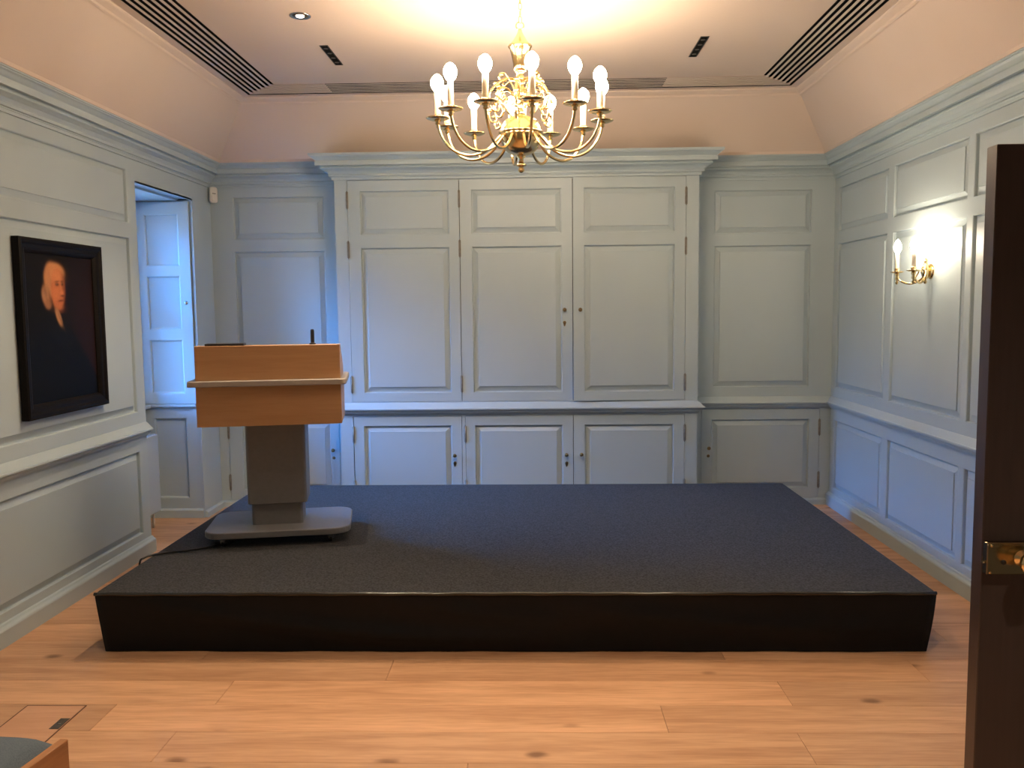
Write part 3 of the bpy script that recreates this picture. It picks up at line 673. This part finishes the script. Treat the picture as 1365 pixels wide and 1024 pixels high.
# ------------------------------------------------------------------ wall sconce
SYC, SPZ = -1.672, 1.793
t = thing('wall_sconce', 'brass two-arm wall light with lit candle bulbs on the right wall', 'wall light', (XR, SYC, SPZ))
m = MB(); m.lathe([(.0, .016), (.018, .015), (.036, .010), (.045, .003), (.045, -.004)][::-1], 24, (0, 0, .0), axis='-x')
m.lathe([(.0, -.075), (.008, -.070), (.011, -.06), (.006, -.05), (.018, -.035), (.026, -.01), (.026, .015), (.016, .035), (.010, .055), (.014, .062), (.008, .075), (0, .08)], 20, (-.03, 0, .0)); m.build('back_plate', BRASS, t)
for s in (-1, 1):
    m = MB(); pth = curve([(-.035, s*.008, -.03), (-.055, s*.03, -.055), (-.085, s*.062, -.070), (-.118, s*.092, -.062), (-.142, s*.11, -.040), (-.15, s*.115, -.010)], 5)
    m.tube(pth, .0065, 8); m.tube(curve([(-.085, s*.062, -.070), (-.06, s*.06, -.03), (-.05, s*.045, 0), (-.07, s*.035, .01), (-.075, s*.05, -.008)], 5), .0045, 6)
    m.lathe([(.0, -.075), (.006, -.070), (.010, -.062), (.005, -.052), (.012, -.040), (.008, -.026), (.014, -.014), (.010, -.004)], 12, (-.15, s*.115, 0))
    a = m.build('arm', BRASS, t)
    MB().lathe([(.008, -.006), (.024, -.005), (.036, .0), (.040, .004), (.038, .005), (.022, -.001), (.014, 0), (.015, .022), (.012, .024)], 20).build('drip_pan', BRASS, a, (-.15, s*.115, 0))
    MB().lathe([(.0115, .016), (.0115, .105), (.009, .110)], 14).build('candle_sleeve', CANDLE, a, (-.15, s*.115, 0))
    MB().lathe([(.008, .108), (.011, .118), (.018, .132), (.0215, .146), (.021, .160), (.015, .178), (.007, .192), (0, .2)], 14).build('bulb', SBULB, a, (-.15, s*.115, 0))

# ------------------------------------------------------------------ portrait
PY0, PY1, PZ0, PZ1 = -2.672, -1.858, 1.058, 1.982
t = thing('framed_portrait', 'dark framed oil portrait of a white-haired person in a black coat on the left wall', 'painting', (XL, (PY0+PY1)/2, (PZ0+PZ1)/2), PI/2)
fwd, fht = PY1-PY0, PZ1-PZ0
prof = [(0, -.004), (0, -.040), (.010, -.046), (.022, -.044), (.034, -.036), (.050, -.034), (.060, -.030), (.068, -.024), (.074, -.018), (.074, -.010)]
b = MB(); vs = []; fs = []
for (i, d) in prof: vs += [(-fwd/2+i, d, -fht/2+i), (fwd/2-i, d, -fht/2+i), (fwd/2-i, d, fht/2-i), (-fwd/2+i, d, fht/2-i)]
for k in range(len(prof)-1):
    for a in range(4): c = (a+1) % 4; fs.append((k*4+a, k*4+c, k*4+4+c, k*4+4+a))
b.add(vs, fs); b.build('frame', FRAMEDARK, t)
W_, H_ = fwd-.148, fht-.148; NX, NZ = 150, 176
S, T = np.meshgrid(np.linspace(0, 1, NX+1), np.linspace(0, 1, NZ+1))
def sm(x, w_): return 1/(1+np.exp(np.clip(x/w_, -40, 40)))       # 1 inside (x<0)
def ell(cx, cz, rx, rz, rot=0.0):
    ca, sa = math.cos(rot), math.sin(rot); dx, dz = (S-cx), (T-cz)*H_/W_
    x = dx*ca+dz*sa; z = -dx*sa+dz*ca
    return np.sqrt((x/rx)**2+(z/rz)**2)-1
img = np.zeros((NZ+1, NX+1, 3)); img[:] = (.0045, .0038, .0034)
def over(maskv, col):
    global img
    img = img*(1-maskv[..., None])+np.array(col)*maskv[..., None]
over(sm(-(S-.62), .07)*.9, (.016, .0065, .0052))                    # warm brown ground at right
over(sm(-(T-.86), .05)*.6, (.007, .0045, .0040))
sh_z = .50-1.02*np.clip(S-.60, 0, 1)**1.1-.25*np.clip(.30-S, 0, 1)
over(sm(T-sh_z, .010), (.0032, .0036, .0042))                       # black coat
over(sm(ell(.50, .44, .15, .10, -.5), .10)*.7, (.0048, .0054, .0064))
over(sm(ell(.37, .83, .105, .135, .1), .06), (.46, .20, .085))      # powdered hair
over(sm(ell(.44, .895, .115, .060, -.15), .10), (.50, .21, .085))
over(sm(ell(.285, .725, .062, .080, .15), .10), (.38, .175, .080))  # side curls
over(sm(ell(.305, .665, .045, .040), .14), (.30, .13, .058))
over(sm(ell(.272, .745, .018, .050, .3), .35)*.5, (.16, .06, .028))
over(sm(ell(.335, .70, .014, .055, .2), .35)*.6, (.14, .05, .022))
over(sm(ell(.36, .80, .012, .075, .25), .4)*.35, (.24, .09, .035))
over(sm(ell(.455, .765, .100, .165, -.05), .05), (.45, .135, .050))  # face
over(sm(ell(.45, .855, .080, .055, -.1), .25)*.8, (.60, .22, .088))
over(sm(ell(.42, .735, .045, .055), .35)*.7, (.58, .18, .065))
over(sm(ell(.50, .79, .012, .060, -.1), .35)*.6, (.56, .19, .075))
over(sm(-(S-.525+(T-.75)*.05), .010)*sm(ell(.455, .765, .106, .175), .08)*.80, (.12, .030, .012))
for (ex, ez, rx_) in ((.445, .800, .026), (.520, .803, .017)):
    over(sm(ell(ex, ez+.020, rx_*1.25, .007, .1), .3)*.8, (.12, .040, .018))
    over(sm(ell(ex, ez, rx_, .013), .25)*.9, (.050, .016, .009))
    over(sm(ell(ex-.006, ez+.003, .005, .004), .5)*.5, (.4, .2, .12))
over(sm(ell(.512, .742, .022, .018), .3)*.7, (.60, .20, .08))
over(sm(ell(.518, .722, .026, .007), .3)*.85, (.07, .018, .010))
over(sm(ell(.490, .688, .038, .008, .08), .3)*.85, (.085, .018, .012))
over(sm(ell(.488, .672, .026, .008), .4)*.5, (.45, .12, .05))
over(sm(ell(.475, .640, .045, .022), .35)*.5, (.50, .15, .055))
over(sm(ell(.46, .612, .055, .010), .35)*.7, (.13, .035, .016))
over(sm(ell(.445, .575, .030, .080, .50), .12)*.95, (.40, .19, .09))  # white stock
over(sm(ell(.470, .555, .008, .060, .55), .4)*.6, (.16, .07, .03))
img *= (.93+.14*np.random.RandomState(3).rand(NZ+1, NX+1))[..., None]
vs = [(-W_/2+W_*i/NX, 0, -H_/2+H_*j/NZ) for j in range(NZ+1) for i in range(NX+1)]
fs = [(j*(NX+1)+i, j*(NX+1)+i+1, (j+1)*(NX+1)+i+1, (j+1)*(NX+1)+i) for j in range(NZ) for i in range(NX)]
PM_ = mat('oil_paint', (.02, .02, .02), .55, spec=.10); tn = PM_.node_tree; at = tn.nodes.new('ShaderNodeVertexColor'); at.layer_name = 'paint'
tn.links.new(at.outputs[0], tn.nodes['Principled BSDF'].inputs['Base Color'])
me = MB().add(vs, fs).mesh('canvas', PM_); ca = me.color_attributes.new('paint', 'FLOAT_COLOR', 'POINT')
ca.data.foreach_set('color', np.concatenate([img, np.ones((NZ+1, NX+1, 1))], 2).astype(np.float32).ravel())
put('canvas', me, t, (0, -.014, 0))
m = MB(); m.box(-fwd/2+.02, fwd/2-.02, -.010, -.0015, -fht/2+.02, fht/2-.02); m.build('backing', BLACK, t)

# ------------------------------------------------------------------ small ceiling and wall fittings
t = thing('motion_detector', 'small white motion detector in the left back corner under the cornice', 'sensor', (XL+.030, -.030, 2.518), PI/4)
m = MB(); m.prism([(x, z) for x, z in round_rect(.062, .125, .022, 5)], 0, .032, .004)
m.v = [(x, -z, y) for x, y, z in m.v]; m.build('body', WHITEPL, t)
m = MB(); m.prism([(x, z) for x, z in round_rect(.044, .052, .012, 4)], .03, .038, .003); m.v = [(x, -z, y-.024) for x, y, z in m.v]; m.build('lens', WHITEPL, t)
MB().box(-.014, .014, -.0335, -.030, .008, .013).build('slit', BLACK, t)

t = thing('downlight', 'round chrome recessed downlight in the ceiling left of the chandelier', 'ceiling light', (DLX, DLY, ZC))
m = MB(); m.lathe([(.058, 0), (.056, -.004), (.048, -.005), (.044, -.002), (.040, -.001)], 32); m.build('trim_ring', CHROME, t)
m = MB(); m.lathe([(.044, -.0015), (.030, -.0012), (.0, -.001)], 32); m.build('reflector', OLDBRASS, t)
LAMP = mat('downlight_led', (1, 1, 1), .3, emit=(1, .86, .66), es=14)
m = MB(); m.lathe([(.022, -.002), (.020, -.005), (.010, -.008), (0, -.009)], 20); m.build('lamp', LAMP, t)
spot(DLX, DLY, ZC-.03, SPOT_W*.8)
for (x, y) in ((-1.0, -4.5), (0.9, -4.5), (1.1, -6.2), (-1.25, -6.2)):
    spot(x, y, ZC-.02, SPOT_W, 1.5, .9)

for (x, y0, y1, lab) in ((-1.249, -1.645, -1.234, 'narrow black slot fitting in the ceiling left of the chandelier'), (1.005, -1.678, -1.272, 'narrow black slot fitting in the ceiling right of the chandelier')):
    t = thing('ceiling_slot', lab, 'ceiling fitting', (x, (y0+y1)/2, ZC), group='black slot fittings in the ceiling'); L_ = (y1-y0)/2
    m = MB()
    m.box(-.025, -.020, -L_, L_, -.003, .004); m.box(.020, .025, -L_, L_, -.003, .004); m.box(-.02, .02, -L_, -L_+.005, -.003, .004); m.box(-.02, .02, L_-.005, L_, -.003, .004); m.build('frame', BLACK, t)
    MB().box(-.02, .02, -L_+.005, L_-.005, -.0012, .003).build('back', BLACKVOID, t)
    for k in range(4):
        MB().lathe([(.014, -.0012), (.015, -.0022), (.010, -.0026), (0, -.002)], 14).build('lens', DARKGREY, t, (0, -L_+.06+k*(2*L_-.12)/3, 0))

# ------------------------------------------------------------------ floor box
t = thing('floor_box', 'square flush floor box lid set into the oak floor at lower left', 'floor box', (-1.967, -3.728, 0))
m = MB(); a_ = .1235; b_ = .172
for (x0, x1, y0, y1) in ((-a_, a_, b_-.005, b_), (-a_, a_, -b_, -b_+.005), (-a_, -a_+.004, -b_, b_), (a_-.004, a_, -b_, b_)): m.box(x0, x1, y0, y1, .0002, .0022)
m.build('rim', mat('rim_brown', (.12, .05, .025), .5), t)
LIDW = wood('lid_oak', (0.58, 0.33, 0.20), (0.48, 0.26, 0.15), 0, rough=.45, knots=False, vary=0, seed=9)
m = MB(); m.box(-a_+.005, a_-.005, -b_+.006, b_-.006, .0002, .0026, .0006); m.build('lid', LIDW, t)
m = MB(); m.box(.080, .1175, -.029, .057, .0027, .0040, .0004); m.build('cable_flap', DARKGREY, t)
MB().box(.092, .106, .007, .015, .0041, .0052).build('finger_catch', CHROME, t)

# ------------------------------------------------------------------ chair in the lower left corner
ca_ = math.radians(-4)
R2 = Matrix.Rotation(ca_, 3, 'Z'); cpos = Vector((-1.274, -4.686, 0)) - R2 @ Vector((.235, .225, 0))
def tp_(b):
    b.v = [(x*(1-.34*(.225-y)), y, z) for x, y, z in b.v]; return b
t = thing('chair', 'oak chair with a blue-grey padded seat, cut off at the lower left corner', 'chair', cpos, ca_)
m = MB()
m.box(.212, .235, -.2, .225, .35, .45, .002); m.box(-.235, -.212, -.2, .225, .35, .45, .002); m.box(-.212, .212, .202, .225, .35, .425, .002); m.box(-.212, .212, -.21, -.188, .35, .445, .002)
tp_(m).build('seat_frame', CHAIRWOOD, t)
cush = MB(); n = 18; vs = []; fs = []
for j in range(n+1):
    for i in range(n+1):
        a, b = -1+2*i/n, -1+2*j/n; e = (1-abs(a)**6)*(1-abs(b)**6)
        vs.append((a*.209*(1-.02*abs(b)**6), b*.211*(1-.02*abs(a)**6)+.013, .432+.042*max(e, 0)**.5))
for j in range(n):
    for i in range(n): fs.append((j*(n+1)+i, j*(n+1)+i+1, (j+1)*(n+1)+i+1, (j+1)*(n+1)+i))
cush.add(vs, fs, True); cush.box(-.205, .205, -.196, .200, .40, .433); tp_(cush).build('seat_cushion', SEATFAB, t)
for (x, y) in ((.195, .185), (-.235, .185), (.195, -.225), (-.235, -.225)):
    hgt = .35 if y > 0 else .84
    m = MB(); m.box(x, x+.04, y, y+.04 if y > 0 else y+.035, 0, hgt, .003); tp_(m).build('leg', CHAIRWOOD, t)
m = MB(); m.box(-.165, .165, -.222, -.198, .60, .83, .006); m.build('backrest', SEATFAB, t)

# ------------------------------------------------------------------ dark door leaf at right, with rim lock
DX0, DX1, DY0 = 1.043, 1.93, -4.884
d3 = thing('door_3', 'x', 'x', (DX0, DY0, 0)); del d3['label']; del d3['category']; struct(d3)
m = MB(); m.box(0, DX1-DX0, 0, .046, .008, 1.957, .002); m.build('leaf', DOORBROWN, d3)
m = MB(); m.box(.002, .17, -.020, -.0005, .970, 1.046, .002); m.box(.002, .17, -.023, -.020, 1.034, 1.042, .001); LOCKB = mat('dark_lacquered_brass', (.30, .25, .16), .16, 1.0); lk = m.build('rim_lock', LOCKB, d3)
MB().box(-.004, .0015, -.014, -.004, .996, 1.000).build('latch', BRASS, d3)
for (x, z) in ((.010, 1.040), (.10, 1.040), (.010, .976), (.10, .976)): MB().lathe([(.004, 0), (.003, .002), (0, .0025)], 10, axis='-y').build('screw', BRASS, lk, (x, -.023 if z > 1 else -.020, z))
MB().lathe([(.020, 0), (.020, .004), (.010, .008), (.009, .022), (.020, .03), (.029, .042), (.030, .054), (.022, .066), (0, .07)], 24, axis='-y').build('knob', BRASS, d3, (.082, -.020, 1.010))
m = MB(); m.lathe([(.006, 0), (.006, .002), (0, .0022)], 10, axis='-y'); m.build('keyhole', BLACK, lk, (.040, -.0201, 1.0))
# short return wall that carries the door
m = MB(); m.box(1.975, XR, -4.90, -4.80, 0, ZC); pw = struct(m.build('wall_return', PAINT))
m = MB(); m.box(1.932, 1.974, -4.91, -4.79, 0, 2.04, .003); m.box(1.0, 1.974, -4.91, -4.79, 1.998, 2.04, .003) if False else None
struct(m.build('trim_4', DOORBROWN))
